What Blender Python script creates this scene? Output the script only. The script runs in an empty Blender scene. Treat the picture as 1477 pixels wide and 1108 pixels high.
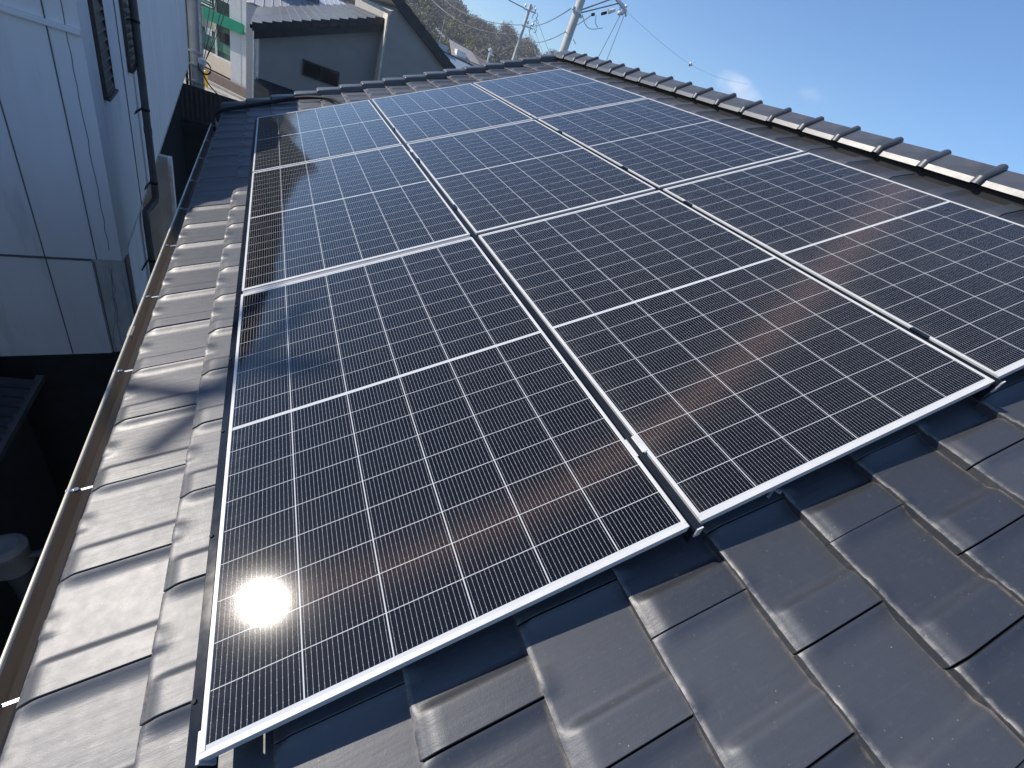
import bpy, math, random
import numpy as np
from mathutils import Vector, Matrix
random.seed(7); rng = np.random.default_rng(7)
sc = bpy.context.scene
col = sc.collection
R = math.radians

# ------------------------------------------------------------------ camera
cd = bpy.data.cameras.new('camera'); cam = bpy.data.objects.new('camera', cd); col.objects.link(cam)
cd.sensor_width = 36.0; cd.lens = 14.378; cd.clip_start = 0.02; cd.clip_end = 3000
cx = Vector((0.8507, -0.3826, 0.3605)); cz = Vector((0.5252, 0.6492, -0.5502)).normalized()
cx = (cx - cz*cx.dot(cz)).normalized(); cy = cz.cross(cx)          # cy points down in the picture
cam.matrix_world = Matrix(((cx.x, -cy.x, -cz.x, 0.08204), (cx.y, -cy.y, -cz.y, -0.26217), (cx.z, -cy.z, -cz.z, 1.18251), (0, 0, 0, 1)))
sc.camera = cam

# ------------------------------------------------------------------ sky, sun, exposure
SUN = Vector((-0.7186, 0.4137, 0.5590)).normalized()
w = bpy.data.worlds.new('World'); sc.world = w; w.use_nodes = True
nt = w.node_tree; nt.nodes.clear()
out = nt.nodes.new('ShaderNodeOutputWorld'); bg = nt.nodes.new('ShaderNodeBackground')
sky = nt.nodes.new('ShaderNodeTexSky'); sky.sky_type = 'NISHITA'; sky.sun_disc = False
sky.sun_elevation = math.asin(SUN.z); sky.sun_rotation = math.atan2(SUN.x, SUN.y) % (2*math.pi)
sky.air_density = 1.0; sky.dust_density = 0.12; sky.ozone_density = 7.5; sky.altitude = 0
bg.inputs['Strength'].default_value = 0.12
tc = nt.nodes.new('ShaderNodeTexCoord')
nz = nt.nodes.new('ShaderNodeTexNoise'); nz.inputs['Scale'].default_value = 24; nz.inputs['Detail'].default_value = 5; nz.inputs['Roughness'].default_value = .6
nt.links.new(tc.outputs['Generated'], nz.inputs['Vector'])
def wmath(op, a, b=None, c=None, clamp=False):
    n = nt.nodes.new('ShaderNodeMath'); n.operation = op; n.use_clamp = clamp
    for i, v in enumerate((a, b, c)):
        if v is None: continue
        if isinstance(v, (int, float)): n.inputs[i].default_value = v
        else: nt.links.new(v, n.inputs[i])
    return n.outputs[0]
def cloud(d, along, half_l, half_w):
    d = Vector(d).normalized(); a = Vector(along); a = (a - d*a.dot(d)).normalized(); b = d.cross(a)
    def dot(v):
        n = nt.nodes.new('ShaderNodeVectorMath'); n.operation = 'DOT_PRODUCT'; nt.links.new(tc.outputs['Generated'], n.inputs[0]); n.inputs[1].default_value = v
        return n.outputs['Value']
    r = wmath('ADD', wmath('POWER', wmath('DIVIDE', dot(a), half_l), 2), wmath('POWER', wmath('DIVIDE', dot(b), half_w), 2))
    front = wmath('GREATER_THAN', dot(d), 0.5)
    base = wmath('MULTIPLY', wmath('SUBTRACT', 1.0, r, clamp=True), front)
    return base
c1 = cloud((.728, .672, .140), (.62, -.76, -.22), .062, .026)
c2 = cloud((.793, .584, .174), (.62, -.76, -.05), .034, .018)
c3 = cloud((.62, .30, .74), (.6, -.8, 0), .3, .10)
cm = wmath('MAXIMUM', c1, wmath('MULTIPLY', c2, .5))
cm = wmath('MAXIMUM', cm, wmath('MULTIPLY', c3, .35))
m1 = nt.nodes.new('ShaderNodeMapRange'); nt.links.new(wmath('MULTIPLY', cm, wmath('POWER', wmath('ADD', nz.outputs['Fac'], .42), 2.2)), m1.inputs[0])
m1.inputs[1].default_value = .16; m1.inputs[2].default_value = 1.0; m1.interpolation_type = 'SMOOTHSTEP'
mx = nt.nodes.new('ShaderNodeMix'); mx.data_type = 'RGBA'
nt.links.new(wmath('MULTIPLY', m1.outputs[0], .42), mx.inputs['Factor'])
nt.links.new(sky.outputs[0], mx.inputs['A']); mx.inputs['B'].default_value = (7.2, 7.2, 7.9, 1)
nt.links.new(mx.outputs['Result'], bg.inputs['Color']); nt.links.new(bg.outputs[0], out.inputs[0])
sl = bpy.data.lights.new('sun', 'SUN'); sl.energy = 4.0; sl.angle = R(0.5); sl.color = (1.0, .92, .82)
so = bpy.data.objects.new('sun', sl); col.objects.link(so); so.rotation_euler = SUN.to_track_quat('Z', 'Y').to_euler(); so.location = (-30, 20, 30)
sc.view_settings.view_transform = 'Standard'; sc.view_settings.look = 'None'
sc.view_settings.exposure = 0.5; sc.view_settings.gamma = 1.0
sc.cycles.max_bounces = 8; sc.cycles.sample_clamp_indirect = 6

# ------------------------------------------------------------------ helpers
S = R(26.57); CS, SN = math.cos(S), math.sin(S)
GZ = -5.8
def UVN(p): u, v, n = p; return (u*CS - n*SN, v, u*SN + n*CS)

class MB:
    def __init__(s, xf=None): s.v = []; s.f = []; s.xf = xf
    def add(s, verts, faces):
        b = len(s.v); s.v += [tuple(s.xf(p)) if s.xf else tuple(p) for p in verts]
        s.f += [tuple(i+b for i in f) for f in faces]; return s
    def box(s, a, b):
        x0, y0, z0 = a; x1, y1, z1 = b
        return s.add([(x0,y0,z0),(x1,y0,z0),(x1,y1,z0),(x0,y1,z0),(x0,y0,z1),(x1,y0,z1),(x1,y1,z1),(x0,y1,z1)],
                     [(0,3,2,1),(4,5,6,7),(0,1,5,4),(1,2,6,5),(2,3,7,6),(3,0,4,7)])
    def beam(s, p, q, w, h, up=(0,0,1)):
        p, q = Vector(p), Vector(q); d = (q-p).normalized(); u = Vector(up); a = d.cross(u).normalized()*w/2; b = a.cross(d).normalized()*h/2
        vs = [p-a-b, p+a-b, p+a+b, p-a+b, q-a-b, q+a-b, q+a+b, q-a+b]
        return s.add(vs, [(0,1,2,3),(7,6,5,4),(0,4,5,1),(1,5,6,2),(2,6,7,3),(3,7,4,0)])
    def prism(s, poly, off):
        n = len(poly); off = Vector(off); vs = [Vector(p) for p in poly] + [Vector(p)+off for p in poly]
        return s.add(vs, [tuple(range(n)), tuple(reversed(range(n, 2*n)))] + [(i, i+n, (i+1) % n+n, (i+1) % n) for i in range(n)])
    def tube(s, path, r, seg=10, cap=True):
        path = [Vector(p) for p in path]; rs = r if isinstance(r, (list, tuple)) else [r]*len(path)
        vs = []; fs = []; ref = None
        for i, p in enumerate(path):
            t = (path[min(i+1, len(path)-1)] - path[max(i-1, 0)]).normalized()
            if ref is None: ref = Vector((0,0,1)) if abs(t.z) < .9 else Vector((1,0,0))
            a = t.cross(ref).normalized(); ref = a.cross(t).normalized()
            for k in range(seg):
                an = 2*math.pi*k/seg; vs.append(p + a*math.cos(an)*rs[i] + ref*math.sin(an)*rs[i])
        for i in range(len(path)-1):
            for k in range(seg):
                fs.append((i*seg+k, i*seg+(k+1) % seg, (i+1)*seg+(k+1) % seg, (i+1)*seg+k))
        if cap: fs += [tuple(reversed(range(seg))), tuple(range((len(path)-1)*seg, len(path)*seg))]
        return s.add(vs, fs)
    def sphere(s, c, r, n=10, m=7, sc_=(1,1,1)):
        c = Vector(c); vs = []; fs = []
        for i in range(m+1):
            th = math.pi*i/m
            for k in range(n):
                ph = 2*math.pi*k/n; vs.append(c + Vector((r*sc_[0]*math.sin(th)*math.cos(ph), r*sc_[1]*math.sin(th)*math.sin(ph), r*sc_[2]*math.cos(th))))
        for i in range(m):
            for k in range(n): fs.append((i*n+k, (i+1)*n+k, (i+1)*n+(k+1) % n, i*n+(k+1) % n))
        return s.add(vs, fs)
    def build(s, name, mat, parent=None, smooth=None, bevel=None):
        me = bpy.data.meshes.new(name); me.from_pydata(s.v, [], s.f); me.update()
        return link(name, me, mat, parent, smooth, bevel)
def link(name, me, mat, parent=None, smooth=None, bevel=None):
    o = bpy.data.objects.new(name, me); col.objects.link(o)
    if mat: me.materials.append(mat)
    if smooth is not None:
        me.shade_smooth(); me.set_sharp_from_angle(angle=R(smooth))
    if bevel:
        b = o.modifiers.new('bevel', 'BEVEL'); b.width = bevel; b.segments = 2; b.limit_method = 'ANGLE'; b.angle_limit = R(40)
    if parent:
        o.parent = parent
        root = parent
        while root.parent: root = root.parent
        if parent is root and root.type == 'EMPTY' and not root.get('local'): o.location = -root.location
    return o
def thing(name, label, cat, loc=(0,0,0), rot=(0,0,0), group=None, local=False):
    o = bpy.data.objects.new(name, None); col.objects.link(o); o.location = loc; o.rotation_euler = rot; o.empty_display_size = .1
    o['label'] = label; o['category'] = cat
    if group: o['group'] = group
    if local: o['local'] = True
    return o
def tag(o, label=None, cat=None, group=None, kind=None):
    if label: o['label'] = label
    if cat: o['category'] = cat
    if group: o['group'] = group
    if kind: o['kind'] = kind
    return o
def dup(root, loc, label):
    def cp(o, par):
        c = o.copy(); col.objects.link(c); c.parent = par
        for ch in o.children: cp(ch, c)
        return c
    r = cp(root, None); r.location = loc; r['label'] = label; return r
def sag(p, q, drop, n=16):
    p, q = Vector(p), Vector(q); return [p.lerp(q, i/n) - Vector((0, 0, drop*4*(i/n)*(1-i/n))) for i in range(n+1)]

# ------------------------------------------------------------------ materials
class NT:
    def __init__(s, name):
        s.m = bpy.data.materials.new(name); s.m.use_nodes = True; s.t = s.m.node_tree; s.t.nodes.clear()
        s.out = s.t.nodes.new('ShaderNodeOutputMaterial'); s.p = s.t.nodes.new('ShaderNodeBsdfPrincipled'); s.t.links.new(s.p.outputs[0], s.out.inputs[0])
    def n(s, typ, **kw):
        nd = s.t.nodes.new(typ)
        for k, v in kw.items(): setattr(nd, k, v)
        return nd
    def set(s, sock, v):
        if v is None: return
        if isinstance(v, bpy.types.NodeSocket): s.t.links.new(v, sock)
        elif isinstance(v, (tuple, list)) and len(v) == 3 and sock.type == 'RGBA': sock.default_value = (*v, 1)
        else: sock.default_value = v
    def math(s, op, a, b=None, c=None, clamp=False):
        nd = s.n('ShaderNodeMath', operation=op, use_clamp=clamp)
        for i, v in enumerate((a, b, c)): s.set(nd.inputs[i], v)
        return nd.outputs[0]
    def noise(s, scale, detail=4, rough=.55, vec=None, dist=0):
        nd = s.n('ShaderNodeTexNoise'); nd.inputs['Scale'].default_value = scale; nd.inputs['Detail'].default_value = detail; nd.inputs['Roughness'].default_value = rough; nd.inputs['Distortion'].default_value = dist
        if vec is not None: s.t.links.new(vec, nd.inputs['Vector'])
        return nd.outputs['Fac']
    def rng(s, v, a, b, c=0., d=1., smooth=True):
        nd = s.n('ShaderNodeMapRange'); 
        if smooth: nd.interpolation_type = 'SMOOTHSTEP'
        s.set(nd.inputs[0], v)
        for i, x in enumerate((a, b, c, d)): nd.inputs[i+1].default_value = x
        return nd.outputs[0]
    def mix(s, f, a, b):
        nd = s.n('ShaderNodeMix', data_type='RGBA'); s.set(nd.inputs['Factor'], f); s.set(nd.inputs['A'], a); s.set(nd.inputs['B'], b); return nd.outputs['Result']
    def coord(s, o='Object'): return s.n('ShaderNodeTexCoord').outputs[o]
    def scale(s, vec, k):
        nd = s.n('ShaderNodeVectorMath', operation='MULTIPLY'); s.t.links.new(vec, nd.inputs[0]); nd.inputs[1].default_value = k; return nd.outputs[0]
    def bump(s, h, strength, dist=.01):
        nd = s.n('ShaderNodeBump'); nd.inputs['Strength'].default_value = strength; nd.inputs['Distance'].default_value = dist; s.t.links.new(h, nd.inputs['Height']); s.t.links.new(nd.outputs[0], s.p.inputs['Normal'])
    def P(s, base=None, rough=None, metal=None, ior=None, spec=None):
        for k, v in (('Base Color', base), ('Roughness', rough), ('Metallic', metal), ('IOR', ior), ('Specular IOR Level', spec)): s.set(s.p.inputs[k], v)
def simple(name, base, rough=.6, metal=0, var=.18, vs=6, bump=0, bs=40, dirt=None, stretch=None, spec=None):
    k = NT(name); oc = k.coord()
    if stretch: oc = k.scale(oc, stretch)
    f = k.rng(k.noise(vs, 5, .6, oc), .3, .7)
    lo = tuple(c*(1-var) for c in base); hi = tuple(min(1, c*(1+var)) for c in base)
    c = k.mix(f, lo, hi)
    if dirt: c = k.mix(k.math('MULTIPLY', k.rng(k.noise(vs*2.3, 6, .7, oc), .52, .72), dirt[1]), c, dirt[0])
    k.P(c, k.math('ADD', rough-.05, k.math('MULTIPLY', k.noise(vs*3, 3, .5, oc), .1)), metal, spec=spec)
    if bump: k.bump(k.noise(bs, 4, .6, oc), bump)
    return k.m

# glazed roof tile; UV = (across the tile, up the tile) in metres
k = NT('glazed_roof_tile'); oc = k.coord(); uv = k.coord('UV')
sep = k.n('ShaderNodeSeparateXYZ'); k.t.links.new(uv, sep.inputs[0])
at = k.n('ShaderNodeAttribute', attribute_name='tint').outputs['Fac']
big = k.noise(2.2, 4, .6, oc); fine = k.noise(60, 6, .7, oc); grain = k.noise(420, 2, .5, oc)
c = k.mix(k.rng(at, 0, 1, smooth=False), (.024, .027, .034), (.044, .048, .057))
c = k.mix(k.math('MULTIPLY', k.rng(fine, .56, .76), .35), c, (.10, .10, .10))
streak = k.noise(1, 5, .65, k.scale(oc, (9, 90, 9)))
c = k.mix(k.math('MULTIPLY', k.rng(streak, .55, .8), .25), c, (.085, .085, .088))
speck = k.rng(k.noise(150, 2, .5, oc), .74, .78)
c = k.mix(k.math('MULTIPLY', speck, .7), c, (.34, .33, .30))
scuf = k.math('MULTIPLY', k.rng(k.noise(1, 6, .75, k.scale(oc, (38, 14, 38)), 1.2), .60, .74), k.rng(k.noise(5, 3, .5, oc), .45, .7))
c = k.mix(k.math('MULTIPLY', scuf, .30), c, (.20, .19, .175))
lich = k.rng(k.noise(38, 4, .6, oc), .755, .79)
c = k.mix(k.math('MULTIPLY', lich, .55), c, (.30, .30, .26))
edge = k.math('MULTIPLY', k.rng(sep.outputs['Y'], .273, .287), k.rng(k.noise(35, 5, .7, oc), .36, .62))
fr = k.math('MULTIPLY', k.rng(sep.outputs['Y'], .016, .0, 0, 1), k.rng(k.noise(45, 5, .7, oc), .42, .6))
c = k.mix(k.math('MULTIPLY', edge, .7), c, (.20, .165, .13))
c = k.mix(k.math('MULTIPLY', fr, .55), c, (.22, .20, .17))
rr = k.math('ADD', k.math('ADD', .395, k.math('MULTIPLY', at, .05)), k.math('ADD', k.math('MULTIPLY', k.noise(25, 4, .6, oc), .12), k.math('MULTIPLY', big, .06)))
k.P(c, rr, 0, 1.85)
hh = k.math('ADD', k.math('MULTIPLY', grain, .25), k.math('ADD', k.math('MULTIPLY', fine, .5), k.math('MULTIPLY', k.noise(1, 3, .5, k.scale(oc, (6, 60, 6))), 1.0)))
k.bump(hh, .22, .0035)
M_TILE = k.m
M_CAP = simple('glazed_ridge_tile', (.055, .059, .066), .43, 0, .3, 5, .05, 60, dirt=((.16, .15, .13), .35), spec=.8)
M_CAPM = simple('bedding_with_shade', (.010, .010, .010), .9)
M_GUT = simple('tan_gutter_plastic', (.27, .235, .195), .42, 0, .12, 3, .05, 40, dirt=((.12, .09, .06), .6), stretch=(1, .25, 1))
M_BRK = simple('galvanised_steel', (.30, .31, .33), .38, .9, .15, 30)
M_ALU = simple('anodised_aluminium', (.56, .555, .54), .42, .0, .06, 8, 0)
M_ALUD = simple('grey_cover_strip', (.30, .30, .30), .42, .6, .08, 8)
M_RAIL = simple('black_rail', (.012, .016, .024), .12, 0, .2, 8, spec=.2)
M_RUB = simple('black_rubber', (.012, .012, .013), .65, spec=.3)
M_WALLHOUSE = simple('house_plaster', (.42, .38, .32), .85)
M_WHITE = simple('aged_white_siding', (.82, .82, .82), .7, 0, .04, .7, .15, 120, dirt=((.50, .49, .46), .42), stretch=(2.6, 2.6, .35))
M_WHITE2 = simple('cracked_white_plaster', (.55, .56, .55), .8, 0, .14, 3, .35, 60, dirt=((.24, .24, .23), .5), stretch=(1.6, 1.6, .5))
M_SEAM = simple('dark_joint_sealant', (.12, .13, .14), .8)
M_GREEN = simple('dark_green_panel', (.03, .05, .045), .5)
M_PIPE = simple('grey_downpipe_plastic', (.075, .083, .09), .42)
M_LOUV = simple('louvre_glass', (.055, .066, .070), .3)
M_LEDGE = simple('louvre_clip', (.22, .20, .17), .6)
M_LFR = simple('bronze_window_frame', (.06, .055, .05), .4, .3)
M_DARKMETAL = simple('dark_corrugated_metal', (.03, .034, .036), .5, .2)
M_CONC = simple('concrete_pole', (.52, .51, .48), .8, 0, .12, 2, .15, 60)
M_STEEL = simple('zinc_steel', (.50, .52, .53), .45, .6)
M_WIRE = simple('black_wire', (.018, .019, .021), .8, spec=.2)
M_WIREG = simple('grey_wire', (.16, .17, .18), .5)
M_PORC = simple('white_porcelain', (.75, .75, .74), .25)
M_SIDING = simple('bank_white_siding', (.62, .62, .60), .65, 0, .05, 2)
M_BEIGE = simple('beige_panel', (.72, .60, .44), .7, 0, .05, 2)
M_SIGN = simple('green_sign_face', (.0, .24, .13), .4, 0, .04, 2)
M_LGREEN = simple('pale_green_stripe', (.18, .45, .33), .5)
M_BRICK = simple('brown_tile_band', (.20, .15, .12), .7, 0, .25, 14)
M_YEL = simple('yellow_bollard_paint', (.80, .50, .03), .45)
M_GREYWALL = simple('grey_stucco', (.31, .298, .28), .9, 0, .07, 1.2, .2, 90)
M_CREAM = simple('cream_stucco', (.62, .55, .45), .85)
M_DTILE = simple('dark_grey_neighbour_tile', (.13, .135, .14), .42, 0, .25, 4)
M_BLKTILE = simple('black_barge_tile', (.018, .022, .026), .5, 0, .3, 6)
M_DGLASS = simple('dark_window_glass', (.008, .01, .012), .1)
M_LMETAL = simple('pale_metal_roof', (.46, .46, .48), .4, .1, .04, 2)
M_BLUEROOF = simple('pale_blue_metal', (.36, .43, .48), .45, .1, .06, 1)
M_BEIGEROOF = simple('weathered_beige_tile', (.34, .31, .28), .7, 0, .2, 6)
M_ASPH = simple('asphalt', (.05, .05, .052), .9, 0, .25, 1.5, .2, 80)
M_PAVE = simple('pale_pavement', (.36, .34, .31), .85, 0, .12, 2)
M_EARTH = simple('hill_soil', (.055, .05, .035), .95, 0, .3, .05)

# solar cell laminate: 6 x 18 half cells with 16 busbars each, under glass. Object coords: x 0-1.134, y 0-1.722
k = NT('solar_cell_glass'); oc = k.coord(); sep = k.n('ShaderNodeSeparateXYZ'); k.t.links.new(oc, sep.inputs[0])
X, Y = sep.outputs['X'], sep.outputs['Y']
PX = .1857; CELL = .1828; MX = (1.134 - (6*PX - (PX-CELL)))/2
PY = .0930; HC = .0913; BAR = .0065
xs = k.math('DIVIDE', k.math('SUBTRACT', X, MX), PX)
fx = k.math('MULTIPLY', k.math('FRACT', xs), PX)
gx = k.math('GREATER_THAN', fx, CELL)
ox = k.math('MAXIMUM', k.math('LESS_THAN', X, MX), k.math('GREATER_THAN', X, 1.134-MX))
yc = k.math('SUBTRACT', k.math('ABSOLUTE', k.math('SUBTRACT', Y, .861)), BAR)
fy = k.math('MULTIPLY', k.math('FRACT', k.math('DIVIDE', yc, PY)), PY)
gy = k.math('GREATER_THAN', fy, HC)
oy = k.math('MAXIMUM', k.math('LESS_THAN', yc, 0.), k.math('GREATER_THAN', yc, 9*PY-.002))
gap = k.math('MAXIMUM', k.math('MAXIMUM', gx, gy), k.math('MAXIMUM', ox, oy))
fb = k.math('ABSOLUTE', k.math('SUBTRACT', k.math('FRACT', k.math('MULTIPLY', fx, 16/CELL)), .5))
bus = k.math('LESS_THAN', fb, .027)
pad = k.math('MULTIPLY', k.math('LESS_THAN', fb, .06), k.math('LESS_THAN', k.math('ABSOLUTE', k.math('SUBTRACT', k.math('FRACT', k.math('DIVIDE', fy, HC/4)), .5)), .035))
bus = k.math('MAXIMUM', bus, pad)
cellid = k.n('ShaderNodeTexWhiteNoise', noise_dimensions='2D')
cmb = k.n('ShaderNodeCombineXYZ'); k.t.links.new(k.math('FLOOR', xs), cmb.inputs[0]); k.t.links.new(k.math('FLOOR', k.math('DIVIDE', k.math('SUBTRACT', Y, .861), PY)), cmb.inputs[1]); k.t.links.new(cmb.outputs[0], cellid.inputs['Vector'])
cell = k.mix(cellid.outputs['Value'], (.0030, .0034, .0044), (.0042, .0045, .0058))
dust = k.rng(k.noise(7, 6, .7, oc), .35, .8)
cell = k.mix(k.math('MULTIPLY', dust, .005), cell, (.5, .47, .42))
low = k.math('MULTIPLY', k.rng(X, .10, .012), k.rng(k.noise(1, 5, .65, k.scale(oc, (9, 30, 9))), .35, .75))
cell = k.mix(k.math('MULTIPLY', low, .045), cell, (.5, .46, .40))
spk = k.rng(k.noise(190, 2, .5, oc), .76, .80)
cell = k.mix(k.math('MULTIPLY', spk, .10), cell, (.5, .47, .42))
cc = k.mix(bus, cell, (.42, .42, .42))
cc = k.mix(gap, cc, (.52, .53, .53))
k.P(cc, k.math('ADD', .036, k.math('MULTIPLY', k.noise(480, 3, .7, oc), .062)), 0, 1.44)
k.bump(k.noise(520, 2, .6, oc), .005, .001)
# grid fingers give a faint coppery streak across the busbars
tg = k.n('ShaderNodeTangent', direction_type='UV_MAP')
an = k.n('ShaderNodeBsdfAnisotropic'); an.inputs['Color'].default_value = (.0030, .0016, .0011, 1); an.inputs['Roughness'].default_value = .42; an.inputs['Anisotropy'].default_value = .86
k.t.links.new(tg.outputs[0], an.inputs['Tangent'])
k.t.links.new(k.mix(k.rng(k.noise(420, 3, .7, oc), .38, .62), (.0004, .0002, .0002), (.0044, .0029, .0023)), an.inputs['Color'])
ad = k.n('ShaderNodeAddShader'); k.t.links.new(k.p.outputs[0], ad.inputs[0]); k.t.links.new(an.outputs[0], ad.inputs[1]); k.t.links.new(ad.outputs[0], k.out.inputs[0])
M_CELL = k.m
#%%STRUCTURE
# ------------------------------------------------------------------ ground
g = MB().box((-400, -150, GZ-1), (400, 470, GZ)).build('ground', M_EARTH); g['kind'] = 'structure'
g = MB().add([(-14, 22, GZ+.004), (30, 22, GZ+.004), (30, 33.2, GZ+.004), (-14, 33.2, GZ+.004)], [(0,1,2,3)]).build('road', M_ASPH); g['kind'] = 'structure'
g = MB().box((-14, 33.2, GZ), (30, 37.2, GZ+.13)).build('pavement', M_PAVE); g['kind'] = 'structure'
g = MB().add([(-14, -14, GZ+.004), (14, -14, GZ+.004), (14, 22, GZ+.004), (-14, 22, GZ+.004)], [(0,1,2,3)]).build('yard', M_ASPH); g['kind'] = 'structure'

# ------------------------------------------------------------------ the tiled house
house = thing('tiled_house', 'house under the solar panels, its long roof of dark grey glazed interlocking tiles', 'house', (1.7, 2.0, GZ))
TW, TE = .303, .284          # tile width along the eave, exposure up the slope
U0 = -.485
NC = 17
def sm(x, a, b):
    t = np.clip((x-a)/(b-a), 0, 1); return t*t*(3-2*t)
WS = np.array([0, .0015, .010, .03, .058, .066, .073, .080, .087, .094, .102, .112, .13, .148, .152, .175, .198, .203, .225, .245, .254, .260, .267, .274, .281, .288, .294, .2994])
TS = np.array([0, .002, .006, .015, .026, .038, .052, .07, .12, .19, .25, .3])
def tile_height(w_, t_):
    r = np.where(w_ < .15, 1 - sm(w_, .070, .094), .95*np.clip((w_-.256)/.0435, 0, 1)**1.9)
    h = .0170*r*sm(t_, -.002, .052)
    lug = ((w_ > .15) & (w_ < .20)).astype(float)
    h = h + .0035*lug*(1-sm(t_, .012, .05))
    h = h - .0035*(1-sm(t_, 0, .006))                 # rounded front edge
    h = h - .0022*((w_ < .001) | (w_ > .2990))
    return h
def tile_field(v_from, v_to, courses, slope_xf):
    V = []; F = []; UVs = []; T = []; base = 0
    nw, ntt = len(WS), len(TS)
    gw, gt = np.meshgrid(WS, TS, indexing='ij')
    hh = tile_height(gw, gt)
    gi = np.arange(nw*ntt).reshape(nw, ntt)
    quads = np.stack([gi[:-1, :-1], gi[1:, :-1], gi[1:, 1:], gi[:-1, 1:]], -1).reshape(-1, 4)[:, ::-1]
    # skirts: front (t=0) and both sides
    nf = nw*ntt; extra = []; eq = []
    front = [(i, 0) for i in range(nw)]; left = [(0, j) for j in range(ntt)]; right = [(nw-1, j) for j in range(ntt)]
    ev = []
    for line, depth, flip in ((front, .036, 0), (left, .016, 1), (right, .016, 0)):
        ids = []
        for ij in line: ids.append(nf+len(ev)); ev.append((ij, depth))
        for a in range(len(line)-1):
            q = (gi[line[a]], gi[line[a+1]], ids[a+1], ids[a]); eq.append(q if flip else q[::-1])
    eq = np.array(eq)
    for kc in courses:
        ph = -.157 if kc % 2 else -.309
        j0 = math.floor((v_from-ph)/TW); j1 = math.ceil((v_to-ph)/TW)
        for j in range(j0, j1):
            v0 = ph + j*TW
            ru, rv, rn, tilt, tw2 = rng.normal(0, .0012), rng.normal(0, .0006), rng.normal(0, .0007), rng.normal(0, .0035), rng.normal(0, .003)
            u = U0 + kc*TE + gt + ru + tw2*(gw-.15); v = v0 + .0017 + gw + rv
            n = -.1150 - .030*gt/TE + hh + rn + tilt*gw*.3
            P = np.stack([u, v, n], -1).reshape(-1, 3)
            inside = (v0 >= v_from-1e-6) & (v0+TW <= v_to+1e-6)
            if not inside: P[:, 1] = np.clip(P[:, 1], v_from, v_to)
            E = np.array([[u[ij], min(max(v[ij], v_from), v_to), n[ij]-d] for ij, d in ev])
            V.append(np.vstack([P, E])); F.append(np.vstack([quads, eq])+base)
            uvp = np.stack([gw, gt], -1).reshape(-1, 2); uve = np.array([[gw[ij], .1 if d > .03 else gt[ij]] for ij, d in ev])
            UVs.append(np.vstack([uvp, uve])); T.append(np.full(len(P)+len(E), rng.random()))
            base += len(P)+len(E)
    V = np.vstack(V); F = np.vstack(F); UVs = np.vstack(UVs); T = np.concatenate(T)
    W_ = slope_xf(V)
    me = bpy.data.meshes.new('roof'); me.vertices.add(len(W_)); me.vertices.foreach_set('co', W_.ravel())
    me.loops.add(F.size); me.loops.foreach_set('vertex_index', F.ravel().astype(np.int32))
    me.polygons.add(len(F)); me.polygons.foreach_set('loop_start', np.arange(0, F.size, 4, dtype=np.int32)); me.polygons.foreach_set('loop_total', np.full(len(F), 4, dtype=np.int32))
    me.update(calc_edges=True); me.validate()
    ul = me.uv_layers.new(name='tile'); ul.data.foreach_set('uv', UVs[F.ravel()].ravel())
    a = me.attributes.new('tint', 'FLOAT', 'POINT'); a.data.foreach_set('value', T)
    return me
VA, VB = -3.2, 6.56
me = tile_field(VA, VB, range(NC), lambda V: np.stack([V[:, 0]*CS - V[:, 2]*SN, V[:, 1], V[:, 0]*SN + V[:, 2]*CS], -1))
roof = link('roof', me, M_TILE, house, smooth=38)
XR, ZR = UVN((4.03, 0, -.09))[0]+.15, UVN((4.03, 0, -.09))[2]+.01      # ridge line
# the far slope and the deck under the tiles
back = MB(); N2 = 16
for i in range(N2):
    x0 = XR+.02 + i*TE*CS; z0 = ZR - .01 - i*TE*SN
    back.add([(x0, VA, z0), (x0, VB, z0), (x0+TE*CS, VB, z0-TE*SN+.024), (x0+TE*CS, VA, z0-TE*SN+.024), (x0+TE*CS, VB, z0-TE*SN-.004), (x0+TE*CS, VA, z0-TE*SN-.004)], [(0,1,2,3)[::-1], (3,2,4,5)[::-1]])
back.build('back_slope', M_CAP, house)
dk = MB()
dk.add([UVN((-.45, VA, -.175)), UVN((-.45, VB-.02, -.175)), UVN((4.1, VB-.02, -.175)), UVN((4.1, VA, -.175)), UVN((-.45, VA, -.24)), UVN((-.45, VB-.02, -.24)), UVN((4.1, VB-.02, -.24)), UVN((4.1, VA, -.24))],
       [(0,3,2,1),(4,5,6,7),(0,1,5,4),(1,2,6,5),(2,3,7,6),(3,0,4,7)])
dk.build('roof_deck', M_CAPM, house)
wl = MB().prism([(0.10, VA+.3, GZ), (XR*2-.1, VA+.3, GZ), (XR*2-.1, VA+.3, -.45), (XR, VA+.3, ZR-.25), (0.10, VA+.3, -.45)], (0, VB-VA-.6, 0)); wl.build('wall', M_WALLHOUSE, house)
MB().box((-.345, VA, -.62), (-.325, VB-.05, -.40)).build('fascia_board', simple('fascia_brown', (.10, .07, .05), .7), house)

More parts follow.
